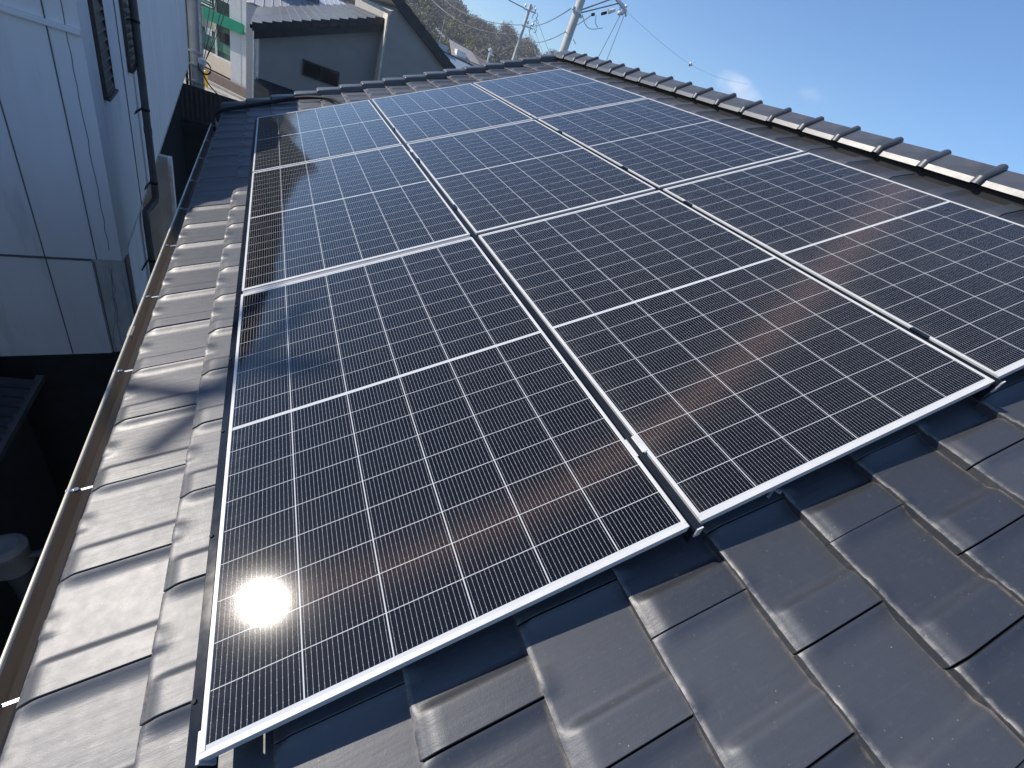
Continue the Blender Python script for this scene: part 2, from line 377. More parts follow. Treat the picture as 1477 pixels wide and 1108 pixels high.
# ridge tiles: a low peaked cap with a rounded collar at its lower-numbered end
RL = .309
prof = [(-.150, .010), (-.1425, .042), (-.134, .049), (-.006, .138), (.006, .138), (.134, .049), (.1425, .042), (.150, .010)]
secs = [(0, 0), (0, .006), (.003, .012), (.010, .019), (.020, .022), (.032, .021), (.042, .016), (.048, .008), (.051, 0), (.06, 0), (RL+.012, -.003)]
vs = []; fs = []; npf = len(prof)
for y, off in secs:
    for i, (x, z) in enumerate(prof):
        l = math.hypot(x, z-.0); dx, dz = (x/.15, .75) ; L = math.hypot(dx, dz)
        vs.append((x + off*dx/L, y, z + off*dz/L*(1 if 0 < i < npf-1 else .2)))
for i in range(len(secs)-1):
    for j in range(npf-1): fs.append((i*npf+j, i*npf+j+1, (i+1)*npf+j+1, (i+1)*npf+j))
fs.append(tuple(range(npf))); fs.append(tuple(reversed(range((len(secs)-1)*npf, len(secs)*npf))))
cap0 = MB().add([(x, y, z) for x, y, z in vs], [f[::-1] for f in fs]).build('ridge_tile', M_CAP, roof, smooth=32)
zf = UVN((4.03, 0, -.09))[2] - .016
y = 1.013 - RL*13; first = True
while y < VB-.05:
    o = cap0 if first else cap0.copy()
    if not first: col.objects.link(o); o.parent = roof
    o.location = (XR + rng.normal(0, .003), y + rng.normal(0, .002), zf + .012 + rng.normal(0, .0018)); o.rotation_euler = (rng.normal(0, .006), rng.normal(0, .012), rng.normal(0, .007)); first = False; y += RL
bd = MB(); bd.box((XR-.118, VA, zf-.09), (XR+.118, VB-.02, zf+.024))  # bedding coloured near black to carry the shade under the caps
for j in range(34): 
    yy = -3.1 + j*TW; 0 and bd.sphere((XR-.112, yy+.03, zf-.03), .018, 8, 6, (.7, 1.5, .8))
bd.build('ridge_bedding', M_CAPM, house, smooth=40)

# verge tiles: one raised cap per course along the far gable
vt = MB(UVN)
sec = [(.0, -.060), (.0, .048), (.006, .058), (.018, .063), (.150, .063), (.165, .055), (.170, .04), (.170, -.14), (.158, -.14), (.158, -.060)]
us = [(0, .55), (.004, .80), (.012, .93), (.03, 1.0), (.32, 1.0)]
vv = []; ff = []; ns = len(sec)
for u, kf in us:
    for (v, n) in sec: vv.append((u, v + (.0 if kf == 1 else (1-kf)*.03*(1 if v < .09 else -1)), (n*kf if n > 0 else n) - .026*u/TE))
for i in range(len(us)-1):
    for j in range(ns): ff.append((i*ns+j, i*ns+(j+1) % ns, (i+1)*ns+(j+1) % ns, (i+1)*ns+j))
ff += [tuple(reversed(range(ns))), tuple(range((len(us)-1)*ns, len(us)*ns))]
vt0 = vt.add(vv, ff).build('verge_tile', M_CAP, roof, smooth=45)
for kc in range(NC):
    o = vt0 if kc == 0 else vt0.copy()
    if kc: col.objects.link(o); o.parent = roof
    o.location = UVN((U0 + kc*TE + rng.normal(0, .002), 6.49, -.1165 + rng.normal(0, .001)))

# gutter along the eave
gx0, gx1, gb, gr = -.352, -.452, -.475, -.398
gut = MB()
gp = [(gx0, -.395), (gx0, gb+.008), (gx0-.008, gb), (gx1+.02, gb), (gx1+.006, gb+.012), (gx1, gr-.012), (gx1-.002, gr), (gx1-.009, gr+.003), (gx1-.014, gr-.003), (gx1-.012, gr-.012), (gx1-.004, gr-.02), (gx1+.002, gb+.006), (gx1+.016, gb-.005), (gx0-.006, gb-.005), (gx0+.004, gb+.004), (gx0+.003, -.395)]
gut.add([(x, VA, z) for x, z in gp] + [(x, VB-.03, z) for x, z in gp], [(i, (i+1) % 16, (i+1) % 16+16, i+16) for i in range(16)])
gutter = gut.build('gutter', M_GUT, house, smooth=40)
rim = MB(); rim.tube([(gx1-.008, VA, gr+.002), (gx1-.008, VB-.03, gr+.002)], .0062, 10); rim.build('gutter_rim', simple('cream_gutter_rim', (.62, .57, .45), .28), gutter, smooth=60)
bk = MB(); bk.beam((-.345, 0, -.360), (-.44, 0, -.396), .010, .0025); bk.beam((-.438, 0, -.393), (-.466, 0, -.392), .012, .004); bk.tube([(-.440, 0, -.385), (-.440, 0, -.398)], .008, 8)
b0 = bk.build('gutter_bracket', M_BRK, gutter, bevel=.001)
for i, yy in enumerate([.34-.635*4, .34-.635*3, .34-.635*2, .34-.635, .34, .973, 1.607, 2.24, 2.874, 3.498, 4.12, 4.75, 5.37, 6.0]):
    o = b0 if i == 0 else b0.copy()
    if i: col.objects.link(o); o.parent = gutter
    o.location = (0, yy, 0)
MB().box((gx1-.017, 1.88, gr-.03), (gx1+.004, 1.96, gr+.006)).build('gutter_joiner', M_GUT, gutter, bevel=.003)

# ------------------------------------------------------------------ solar panels
PW, PL, GU = 1.134, 1.722, .0327
V0 = [0, PL+.0322, 2*PL+.0533]
labels = [['solar panel nearest the camera on the gutter side, with the blinding sun glare on it', 'second solar panel along the gutter, directly beyond the one with the sun glare', 'farthest solar panel on the gutter side, half of it mirroring the dark building'],
          ['near solar panel of the middle column, its corner beside the bright clamp', 'central solar panel, with other panels on all four sides', 'farthest solar panel of the middle column, against the gable tiles'],
          ['near solar panel on the ridge side, running out of the right picture edge', 'second solar panel along the ridge, between the near and the farthest one', 'farthest solar panel on the ridge side, pale blue with reflected sky']]
def make_panel():
    r = thing('solar_panel', labels[0][0], 'solar panel', local=True, group='solar panels in three rows on the tiled roof')
    m = MB(); L = .011; D = .030
    m.box((0, 0, -D), (PW, L, 0)); m.box((0, PL-L, -D), (PW, PL, 0)); m.box((0, L, -D), (L, PL-L, 0)); m.box((PW-L, L, -D), (PW, PL-L, 0))
    m.box((L, L, -D), (L+.02, PL-L, -D+.002)); m.box((PW-L-.02, L, -D), (PW-L, PL-L, -D+.002))
    m.build('frame', M_ALU, r, bevel=.0012)
    gl = MB().box((L-.002, L-.002, -.008), (PW-L+.002, PL-L+.002, -.0016)).build('cell_glass', M_CELL, r)
    ul = gl.data.uv_layers.new(name='panel')
    for lp in gl.data.loops: co = gl.data.vertices[lp.vertex_index].co; ul.data[lp.index].uv = (co.y, co.x)
    MB().box((.45, .82, -.028), (.68, .90, -.0095)).build('junction_box', M_RUB, r)
    return r
pan = make_panel(); pan.rotation_euler = (0, -S, 0)
for c in range(3):
    for rrow in range(3):
        loc = UVN((c*(PW+GU) + rng.normal(0, .0005), V0[rrow] + (0, -.001, .005)[c], rng.normal(0, .0006)))
        if c == rrow == 0: pan.location = loc
        else: dup(pan, loc, labels[c][rrow])
# rails: edge covers and the black rails seen in the gaps
RLEN = V0[2]+PL
RG = 'black mounting rails of the solar array'
def rail(u0, u1, n0, n1, v0, v1, lab, ribs=False, screws=False):
    t = thing('mounting_rail', lab, 'mounting rail', UVN((u0, v0, n0)), group=RG)
    m = MB(UVN); m.box((u0, v0, n0), (u1, v1, n1))
    if ribs:
        for f in (.18, .42, .66): m.box((u0+(u1-u0)*f, v0, n1), (u0+(u1-u0)*(f+.10), v1, n1+.0022))
    m.build('rail_profile', M_RAIL, t, bevel=.0015)
    if ribs:
        e_ = MB(UVN); e_.box((u0+.002, v0-.004, n0+.045), (u1-.001, v0-.0005, n1+.004)); e_.build('end_clip', M_ALU, t)
    if screws:
        for q in range(14):
            v = .11 + q*.385; s_ = MB(UVN); s_.tube([(u0+.006, v, n1-.002), (u0+.006, v, n1+.004)], .005, 8); s_.build('screw', M_RUB, t)
        s_ = MB(UVN); s_.box((u1+.001, -.004, n0+.02), (u1+.0075, .05, n1+.010)); s_.build('end_cap', M_ALU, t, bevel=.001)
    return t
rail(-.034, -.010, -.085, -.016, -.04, RLEN+.02, 'black edge rail with screw heads along the gutter side of the panels', screws=True)
rail(PW+.009, PW+GU-.002, -.090, -.006, -.012, RLEN+.01, 'black ribbed rail in the gap between the gutter side and middle panels', ribs=True)
rail(2*PW+GU+.009, 2*PW+2*GU-.002, -.090, -.006, -.012, RLEN+.01, 'black ribbed rail in the gap between the middle and ridge side panels', ribs=True)
rail(3*PW+2*GU+.002, 3*PW+2*GU+.024, -.085, -.014, -.012, RLEN+.01, 'black edge rail along the ridge side of the panels')
for c, nm in enumerate(('gutter side', 'middle', 'ridge side')):
    for q, (va, vb, wnm, mt, dn) in enumerate(((PL, V0[1], 'near', M_ALUD if c == 0 else M_RAIL, .004 if c == 0 else .010), (V0[1]+PL, V0[2], 'far', M_RAIL, .008))):
        o = MB(UVN).box((c*(PW+GU)+.004, va+.0015, -.026), (c*(PW+GU)+PW-.004, vb+(0, -.001, .005)[c]-.0015, -dn)).build('joint_strip', mt, None, bevel=.001)
        tag(o, f'{"grey" if mt is M_ALUD else "dark"} strip filling the {wnm} cross joint of the {nm} panel column', 'cover strip', 'strips in the cross joints between panels')
# clamps sitting in the gaps
def make_clamp(bright):
    t = thing('panel_clamp', 'x', 'clamp', local=True, group='clamps holding the panels in the gaps')
    m = MB(); m.box((-.0155, -.032, -.036), (.0155, .032, -.030)); m.box((.009, -.032, -.030), (.0155, .032, .0015)); m.box((.004, -.030, -.0015), (.021, .030, .0025)); m.box((-.0155, -.032, -.030), (-.010, .032, -.004))
    m.build('clamp_body', M_ALU if bright else M_RAIL, t, bevel=.001)
    b = MB(); b.tube([(0, 0, -.030), (0, 0, -.012)], .0075, 6); b.build('bolt', M_BRK, t)
    t.rotation_euler = (0, -S, 0); return t
cl = {True: make_clamp(True), False: make_clamp(False)}; used = set()
for col_i, v, br, lab in ((0, .262, True, 'bright silver clamp between the two nearest gutter side and middle panels'), (0, 2.125, False, 'dark clamp in the gutter side gap just beyond the near cross joint'), (0, 3.05, False, 'dark clamp in the gutter side gap, just before its silver clamp near the far joint'),
                         (0, 3.27, True, 'silver clamp in the gutter side gap short of the far cross joint'), (0, 3.96, False, 'dark clamp in the gutter side gap beside the farthest panels'),
                         (1, .25, False, 'long dark clamp in the ridge side gap by the right picture edge'), (1, 1.50, False, 'dark clamp in the ridge side gap just short of the near cross joint'), (1, 2.126, False, 'dark clamp in the ridge side gap just beyond the near cross joint'),
                         (1, 3.05, False, 'dark clamp in the ridge side gap halfway along the middle panels'), (1, 3.64, True, 'silver clamp in the ridge side gap beside the farthest panels')):
    loc = UVN((PW + GU/2 + col_i*(PW+GU), v, 0))
    if br not in used: cl[br].location = loc; cl[br]['label'] = lab; used.add(br)
    else: dup(cl[br], loc, lab)
# loose fitting on the tile under the middle panel's edge, and the clips closing the gap rails
lf = thing('loose_fitting', 'small grey cross shaped metal fitting lying on the shaded tile under the middle panel edge', 'fitting', UVN((1.475, .020, -.112)), (0, -S, 0), local=True)
m = MB(); m.beam((-.030, -.012, .006), (.040, .012, .006), .008, .008); m.build('long_bar', M_STEEL, lf, bevel=.0015)
m = MB(); m.beam((-.006, .018, .0145), (.008, -.020, .0145), .010, .008); m.build('cross_bar', M_STEEL, lf, bevel=.0015)
# black cable conduit along the gable tiles down to the eave corner
def spline(pts, n=8):
    P = [Vector(p) for p in pts]; P = [P[0]*2-P[1]] + P + [P[-1]*2-P[-2]]; o = []
    for i in range(1, len(P)-2):
        for t in [q/n for q in range(n)]:
            a, b, c, d = P[i-1:i+3]; o.append(.5*((2*b) + (c-a)*t + (2*a-5*b+4*c-d)*t*t + (3*b-a-3*c+d)*t**3))
    return o + [P[-2]]
cb = spline([UVN(p) for p in [(.90, 5.1, -.07), (.87, 5.55, -.082), (.80, 5.98, -.085), (.62, 6.24, -.085), (.40, 6.345, -.08), (.0, 6.375, -.088), (-.31, 6.36, -.085), (-.46, 6.34, -.085), (-.545, 6.25, -.10), (-.575, 6.10, -.16), (-.58, 6.0, -.4)]])
tag(MB().tube(cb, .019, 12).build('cable_conduit', M_RUB, None, smooth=60), 'black cable conduit curving over the tiles from the far panels to the eave corner', 'cable')

# ------------------------------------------------------------------ white building on the left
wb = thing('white_building', 'tall white building with dirty siding close beside the gutter', 'building', (-1.6, 5.6, GZ))
def BX(y): return -1.25 - .0567*(y-5.25)
def AY(x): return 5.25 + .22*(x+1.25)
top = [(5.255, 1.18), (6.2, 1.36), (7.3, 1.46), (8.5, 1.58), (9.7, 1.79), (12, 2.22), (14.7, 2.86), (17.95, 3.75)]
ZB = -1.85
m = MB()
YE = 17.95
wall_pts = [(5.255, ZB), (5.255, .56), (YE, -.20), (YE, ZB)]
m.prism([(BX(y_), y_, z_) for y_, z_ in wall_pts], (-.22, 0, 0))
m.build('side_wall', M_WHITE, wb)
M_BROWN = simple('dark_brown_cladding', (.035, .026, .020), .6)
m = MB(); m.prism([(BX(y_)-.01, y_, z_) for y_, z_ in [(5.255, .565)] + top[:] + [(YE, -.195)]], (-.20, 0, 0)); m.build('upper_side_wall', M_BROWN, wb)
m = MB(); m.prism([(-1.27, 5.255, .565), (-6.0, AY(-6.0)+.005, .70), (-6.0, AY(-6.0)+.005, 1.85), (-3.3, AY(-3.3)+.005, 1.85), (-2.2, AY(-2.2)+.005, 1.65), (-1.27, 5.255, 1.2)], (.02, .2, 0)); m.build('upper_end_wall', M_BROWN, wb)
m = MB(); m.prism([(-1.25, 5.25, ZB), (-6.0, AY(-6.0), ZB), (-6.0, AY(-6.0), .695), (-1.25, 5.25, .56)], (.02, .22, 0)); m.build('end_wall', M_WHITE, wb)
m = MB(); m.prism([(BX(5.5)-.24, 5.5, .92), (BX(17.9)-.24, 17.9, 3.3), (-6, 17.9, 3.3), (-6, 5.5, 1.5)], (0, 0, .08)); m.build('flat_roof', M_PAVE, wb)
m = MB(); m.prism([(-1.245, 4.76, .56), (-1.245, 5.24, .82), (-2.4, 4.98, 1.40), (-2.4, 4.7, 1.25)], (0, 0, .10)); m.build('roof_overhang', M_BROWN, wb)
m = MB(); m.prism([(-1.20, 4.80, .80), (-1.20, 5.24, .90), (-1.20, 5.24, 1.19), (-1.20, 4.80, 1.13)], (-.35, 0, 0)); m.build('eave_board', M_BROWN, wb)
# lower storey, set back a little under the overhang
m = MB(); m.prism([(-1.49, AY(-1.49)+.004, ZB-.03), (-6, AY(-6)+.004, ZB-.03), (-6, AY(-6)+.004, -2.98), (-1.49, AY(-1.49)+.004, -3.12)], (.01, .2, 0)); m.build('lower_wall', M_WHITE, wb)
m = MB(); m.prism([(-1.27, 5.28, -3.13), (-6, AY(-6)+.02, -2.99), (-6, AY(-6)+.02, GZ), (-1.27, 5.28, GZ)], (.01, .2, 0)); m.build('dark_base_face', M_BLKTILE, wb)  # near-black face below the white lower wall, down to the ground
m = MB(); m.prism([(-1.27, 5.262, ZB-.002), (-1.485, 5.215, ZB-.002), (-1.485, 5.215, -3.12), (-1.27, 5.262, -3.12)], (-.03, .28, 0)); m.build('corner_pillar', M_WHITE2, wb, bevel=.01)
m = MB(); m.box((-1.75, 5.56, GZ), (-1.50, 6.45, ZB-.01)); m.build('green_door', M_GREEN, wb)
m = MB(); m.box((-1.72, 6.46, GZ), (-1.46, 7.55, ZB-.01)); m.build('lower_side_wall', M_WHITE, wb)
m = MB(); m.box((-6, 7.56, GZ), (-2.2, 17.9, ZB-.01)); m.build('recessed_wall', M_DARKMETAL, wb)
m = MB(); m.box((-1.95, 9.0, GZ), (-1.34, 9.12, ZB-.004)); fin = m.build('fin_wall', M_WHITE2, wb)
m = MB(); m.box((-1.338, 8.985, GZ), (-1.29, 9.13, ZB-.004)); m.build('fin_edge', simple('white_trim', (.72, .72, .71), .6), wb)
m = MB(); m.prism([(BX(5.27)-.005, 5.27, ZB-.006), (BX(17.9)-.005, 17.9, ZB-.006), (-2.3, 17.9, ZB-.006), (-2.3, 5.27, ZB-.006)], (0, 0, -.06)); m.build('overhang_soffit', M_WHITE2, wb)
# joints, trims and cracks
m = MB()
for x, z0, z1 in ((-1.445, ZB, .55), (-1.81, -3.1, .55), (-2.35, -3.08, .55), (-2.95, -3.05, .55), (-1.47, -3.1, ZB-.03)):
    y0 = AY(x)-.003; m.beam((x, y0, z0), (x, y0, z1), .008, .006, (0, 1, 0))
m.beam((-1.49, AY(-1.49)-.004, ZB-.012), (-4.5, AY(-4.5)-.004, ZB-.012), .010, .016)
m.build('panel_joint', M_SEAM, wb)
def crack(pts, r): return MB().tube(pts, r, 5)
m = MB(); z = .8; x = -1.335; p = []
while z > ZB+.02: p.append((x + random.uniform(-.006, .006), AY(x)-.001, z)); z -= .11
m.tube(p, .003, 5)
for s0, s1, nn in ((-1.33, -1.46, 13), (-1.36, -1.40, 10)):
    p = []
    for i in range(nn+1): f = i/nn; xx = s0+(s1-s0)*f + random.uniform(-.02, .02); p.append((xx, AY(xx)+.002, ZB-.1-1.2*f))
    m.tube(p, .0018, 5)
for i in range(0):
    zc = ZB-.15-i*.16 + random.uniform(-.04, .04); xa = -1.46+random.uniform(0, .05); m.tube([(xa, AY(xa)+.001, zc), (xa+.05, AY(xa+.05)+.001, zc-.012), (xa+.12, AY(xa+.12)+.001, zc+.01)], .0022, 5)
m.build('wall_crack', M_SEAM, wb)
m = MB(); m.beam((-1.252, 5.238, .215), (-4.5, AY(-4.5)-.012, .26), .05, .045); m.build('ledge_trim', M_WHITE, wb, bevel=.01)
m = MB(); m.beam((BX(6.88)+.003, 6.88, ZB), (BX(6.88)+.003, 6.88, 1.2), .012, .010, (1, 0, 0)); m.build('wall_joint', M_SEAM, wb)
# louvre windows on the side wall
def louvre(y0, y1, z0, z1):
    fr = MB(); X0 = BX((y0+y1)/2)
    def xo(y_, d): return BX(y_)+d
    for (ya, yb, za, zb) in ((y0-.012, y0, z0-.02, z1), (y1, y1+.012, z0-.02, z1), (y0, y1, z0-.02, z0)):
        fr.add([(xo(ya, -.02), ya, za), (xo(yb, -.02), yb, za), (xo(yb, -.02), yb, zb), (xo(ya, -.02), ya, zb), (xo(ya, .035), ya, za), (xo(yb, .035), yb, za), (xo(yb, .035), yb, zb), (xo(ya, .035), ya, zb)],
               [(0,3,2,1),(4,5,6,7),(0,1,5,4),(1,2,6,5),(2,3,7,6),(3,0,4,7)])
    fr.beam((xo(y0-.03, .03), y0-.03, z0-.032), (xo(y1+.03, .03), y1+.03, z0-.032), .05, .02)
    f = fr.build('window', M_LFR, wb, bevel=.004)
    g_ = MB(); g_.add([(xo(y0, .004), y0, z0), (xo(y1, .004), y1, z0), (xo(y1, .004), y1, z1), (xo(y0, .004), y0, z1)], [(0,1,2,3)])
    z_ = z0+.02
    while z_ < z1:
        g_.add([(xo(y0, .008), y0, z_+.075), (xo(y1, .008), y1, z_+.075), (xo(y1, .028), y1, z_), (xo(y0, .028), y0, z_), (xo(y1, .024), y1, z_-.004), (xo(y0, .024), y0, z_-.004)], [(0,3,2,1), (3,5,4,2)]); z_ += .078
    g_.build('louvre_pane', M_LOUV, f)
    e_ = MB(); z_ = z0+.02
    while z_ < z1: e_.beam((xo(y0, .030), y0, z_-.001), (xo(y1, .030), y1, z_-.001), .006, .010); z_ += .078
    e_.build('louvre_edge', M_LEDGE, f)
louvre(5.66, 6.08, -.31, .8); louvre(7.22, 8.15, -.33, .8)
# downpipe with clamps
dpx = lambda y_: BX(y_)+.075
path = [(dpx(7.62), 7.62, 1.3), (dpx(7.62), 7.62, -1.98), (dpx(7.62)-.01, 7.60, -2.06), (-1.40, 7.36, -2.16), (-1.395, 7.32, -2.22), (-1.395, 7.30, -2.3), (-1.395, 7.30, GZ)]
dp = MB().tube(path, .042, 12).build('downpipe', M_PIPE, wb, smooth=50)
for zc in (.12, -.84, -1.80, -2.9):
    yy = 7.62 if zc > -2 else 7.30; xx = dpx(7.62) if zc > -2 else -1.395
    m = MB(); m.tube([(xx, yy, zc-.015), (xx, yy, zc+.015)], .047, 12); m.beam((xx-.04, yy-.02, zc), (xx-.06, yy-.35, zc), .012, .02); m.build('pipe_clamp', M_RUB, dp)
m = MB(); m.tube([(dpx(7.62), 7.62, -1.14), (dpx(7.62), 7.62, -1.06)], .046, 12); m.build('pipe_socket', M_PIPE, dp)

# unseen house block, added left of the picture to keep the alley dark
nh = thing('added_shade_block', 'unseen dark house block added left of the alley to shade it', 'house', (-4.6, .4, GZ))
MB().box((-6.4, -4.5, GZ), (-2.95, 3.95, -.35)).build('wall', simple('shade_block_boards', (.03, .028, .026), .8, 0, .3, 9), nh)
MB().prism([(-2.75, -4.7, -.40), (-4.7, -4.7, .25), (-6.6, -4.7, -.40)], (0, 8.8, 0)).build('roof', M_BLKTILE, nh)

# dark lean-to and vent drum down in the shaded alley
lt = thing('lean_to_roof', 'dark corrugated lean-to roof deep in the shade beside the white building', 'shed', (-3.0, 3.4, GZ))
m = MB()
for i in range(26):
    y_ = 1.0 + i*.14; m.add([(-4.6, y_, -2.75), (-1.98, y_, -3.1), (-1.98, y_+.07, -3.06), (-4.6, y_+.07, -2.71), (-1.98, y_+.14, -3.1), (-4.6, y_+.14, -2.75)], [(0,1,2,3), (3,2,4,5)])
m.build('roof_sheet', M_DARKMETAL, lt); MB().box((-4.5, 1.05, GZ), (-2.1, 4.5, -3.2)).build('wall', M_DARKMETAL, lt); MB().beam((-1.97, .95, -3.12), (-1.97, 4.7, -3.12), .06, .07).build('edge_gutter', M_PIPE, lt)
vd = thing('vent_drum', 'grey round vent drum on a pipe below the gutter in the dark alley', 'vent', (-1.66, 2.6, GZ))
m = MB(); m.tube([(-1.66, 2.6, GZ), (-1.66, 2.6, -3.45)], .07, 14); m.build('pipe', M_PIPE, vd, smooth=40)
m = MB(); m.tube([(-1.66, 2.6, -3.45), (-1.66, 2.6, -3.43), (-1.66, 2.6, -3.2), (-1.66, 2.6, -3.18), (-1.66, 2.6, -3.14), (-1.66, 2.6, -3.10)], [.10, .125, .125, .135, .135, .09], 20); m.build('drum', simple('vent_grey', (.20, .21, .21), .6), vd, smooth=40)
m = MB(); m.tube([(-1.55, 2.6, -3.3), (-.7, 2.75, -3.28)], .03, 10); m.build('side_pipe', M_PIPE, vd, smooth=40)

# dark metal fence at the far end of the alley
sh = thing('metal_fence', 'dark corrugated metal fence closing the far end of the alley', 'fence', (-.6, 17.6, GZ))
m = MB()
for i in range(34):
    x_ = -2.6 + i*.12; m.add([(x_, 17.62, -3.36), (x_+.06, 17.612, -3.36), (x_+.06, 17.612, -2.36), (x_, 17.62, -2.36), (x_+.12, 17.62, -3.36), (x_+.12, 17.62, -2.36)], [(0,1,2,3), (1,4,5,2)])
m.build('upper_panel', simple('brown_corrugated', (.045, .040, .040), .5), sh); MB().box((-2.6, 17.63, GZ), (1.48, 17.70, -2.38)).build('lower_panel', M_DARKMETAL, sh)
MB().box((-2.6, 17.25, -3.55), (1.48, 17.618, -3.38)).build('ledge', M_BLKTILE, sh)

# utility pole at the building's far corner, with its cables
up = thing('utility_pole', 'weathered utility pole with conduits at the far corner of the white building', 'utility pole', (-1.86, 18.35, GZ))
MB().tube([(-1.86, 18.35, GZ), (-1.84, 18.35, 2.6)], [.19, .165], 16).build('shaft', M_CONC, up, smooth=40)
for dx, r_, mt in ((-.21, .035, M_WIRE), (-.13, .03, M_PIPE), (.19, .04, M_STEEL)):
    MB().tube([(-1.86+dx, 18.17, GZ), (-1.85+dx, 18.17, 2.5)], r_, 8).build('conduit', mt, up, smooth=40)
m = MB()
for zz in (-1.55, -1.9, -2.35): m.box((-2.1, 18.12, zz), (-1.62, 18.2, zz+.05))
m.build('pole_band', M_STEEL, up)
m = MB()
for q in range(3): m.tube([(-1.60+.16*math.cos(a), 18.1, -1.86+.17*math.sin(a)+.01*q) for a in [i*2*math.pi/20 for i in range(21)]], .013, 6, False)
m.build('cable_coil', M_WIRE, up, smooth=40)
MB().box((-1.75, 18.0, -1.78), (-1.55, 18.14, -1.62)).build('splice_box', M_PORC, up, bevel=.02)
def wire(pts, r, mt, lab, group=None, n=6): return tag(MB().tube(pts, r, n).build('overhead_wire', mt, None, smooth=60), lab, 'wire', group)
GW = 'black cables fanning up from the splice box'
for i, (a, b, lab) in enumerate((((-1.62, 18.05, -1.75), (-.70, 26.0, 2.6), 'rightmost'), ((-1.60, 18.05, -1.72), (-1.02, 26.0, 2.5), 'second from the right'), ((-1.62, 18.05, -1.70), (-1.25, 26, 2.45), 'third from the right'), ((-1.66, 18.05, -1.66), (-1.55, 26, 2.4), 'leftmost'))):
    wire(sag(a, b, .55 if i < 2 else .18, 24), .011, M_WIRE, f'black cable rising from the pole splice box, {lab} of the fan', GW)
wire(spline([(-1.66, 18.05, -2.0), (-1.5, 18.0, -2.25), (-1.28, 18.0, -2.45)]), .018, M_WIRE, 'short black cable hanging below the coil on the pole')

# ------------------------------------------------------------------ bank building with the green sign
bk = thing('bank_building', 'white street front building with large window and plain green sign', 'building', (-1.9, 36, GZ))
bd_ = Vector((1, -.9, 0)); 
def BK(x, d, z): return (x - .60*d, 36 - .9*(x+1.9) + d*.74*-1, z)      # d = distance out of the facade
def bkbox(x0, x1, d0, d1, z0, z1, name, mt, par=None, bev=None):
    vs_ = [BK(x, d, z) for z in (z0, z1) for (x, d) in ((x0, d0), (x1, d0), (x1, d1), (x0, d1))]
    return MB().add(vs_, [(0,1,2,3),(7,6,5,4),(0,4,5,1),(1,5,6,2),(2,6,7,3),(3,7,4,0)]).build(name, mt, par or bk, bevel=bev)
W0, W1, WZ0, WZ1 = -3.55, -1.93, -4.12, -1.2
bkbox(W1, -.70, -.3, 0, GZ, 4, 'right_wall', M_SIDING); bkbox(-7.5, W0, -.3, 0, GZ, 4, 'left_wall', M_SIDING)
bkbox(W0, W1, -.3, 0, WZ1, 4, 'upper_wall', M_SIDING); bkbox(W0, W1, -.3, -.02, -4.93, WZ0, 'beige_panel', M_BEIGE)
bkbox(-7.5, -.70, -6, -.32, GZ, 4, 'core', simple('interior', (.10, .10, .09), .8))
m = MB()
for i in range(58):
    z_ = -5.2 + i*.105; m.add([BK(W1+.02, .004, z_), BK(-.72, .004, z_), BK(-.72, .004, z_+.012), BK(W1+.02, .004, z_+.012)], [(0,1,2,3)])
m.build('siding_joint', simple('siding_joint_grey', (.36, .36, .36), .7), bk)
bkbox(-1.36, -1.34, .003, .012, -5.2, 3.8, 'vertical_joint', M_STEEL)
wn = bkbox(W0, W1, -.20, -.16, WZ0, WZ1, 'window', simple('green_tinted_glass', (.06, .10, .075), .12, 0, .3, 2))
bkbox(-2.76, -2.71, -.16, -.06, WZ0, WZ1, 'mullion', M_PORC, wn); bkbox(W0, W1, -.16, -.04, WZ0, WZ0+.07, 'sill', M_PORC, wn)
bkbox(W0, W1, -.158, -.150, -3.75, -3.1, 'green_floor_panel', simple('green_interior_floor', (.07, .20, .13), .6), wn)  # flat green panel for the interior floor
bkbox(-2.55, -2.05, -.150, -.12, -3.25, -2.70, 'dark_seat', M_RUB, wn, .05); bkbox(-3.32, -2.98, -.150, -.12, -3.2, -2.85, 'white_paper', M_PORC, wn, .02)
bkbox(W0, -2.8, -.152, -.14, -2.9, -1.9, 'pale_poster', simple('pale_poster_paper', (.40, .40, .30), .7, 0, .3, 5), wn)
for i in range(4): bkbox(-3.6, -2.78, .05, .07, -1.78+i*.13, -1.72+i*.13, 'awning_stripe', M_LGREEN if i % 2 else M_PORC)
sg = MB(); sp = [(-3.09, -1.86), (-1.16, -1.80), (-1.10, -1.86), (-1.10, -2.26), (-1.16, -2.32), (-3.07, -2.44)]
sg.add([BK(x, .32, z) for x, z in sp] + [BK(x, .12, z) for x, z in sp], [tuple(range(6)), tuple(reversed(range(6, 12)))] + [(i, i+6, (i+1) % 6+6, (i+1) % 6) for i in range(6)])
sg.build('sign_board', M_SIGN, bk)
bkbox(-.76, -.70, .0, .05, GZ, 4, 'corner_strip', M_PORC); bkbox(-.66, -.52, -.1, .06, GZ+.2, 4, 'corner_pipe', M_STEEL)
bkbox(-3.2, -.8, .06, .30, -5.6, -5.0, 'tile_band', M_BRICK)
bkbox(-3.4, -.6, .32, .55, GZ+.05, -5.52, 'kerb', M_PAVE)
yb = thing('yellow_bollard', 'yellow bollard on the pavement below the green sign', 'bollard', (-3.13, 35.2, GZ))
MB().tube([(-3.13, 35.2, GZ), (-3.13, 35.2, GZ+.95), (-3.13, 35.2, GZ+1.0)], [.10, .10, .05], 14).build('post', M_YEL, yb, smooth=40); MB().tube([(-3.13, 35.2, GZ), (-3.13, 35.2, GZ+.1)], .2, 14).build('foot', M_YEL, yb, smooth=40)

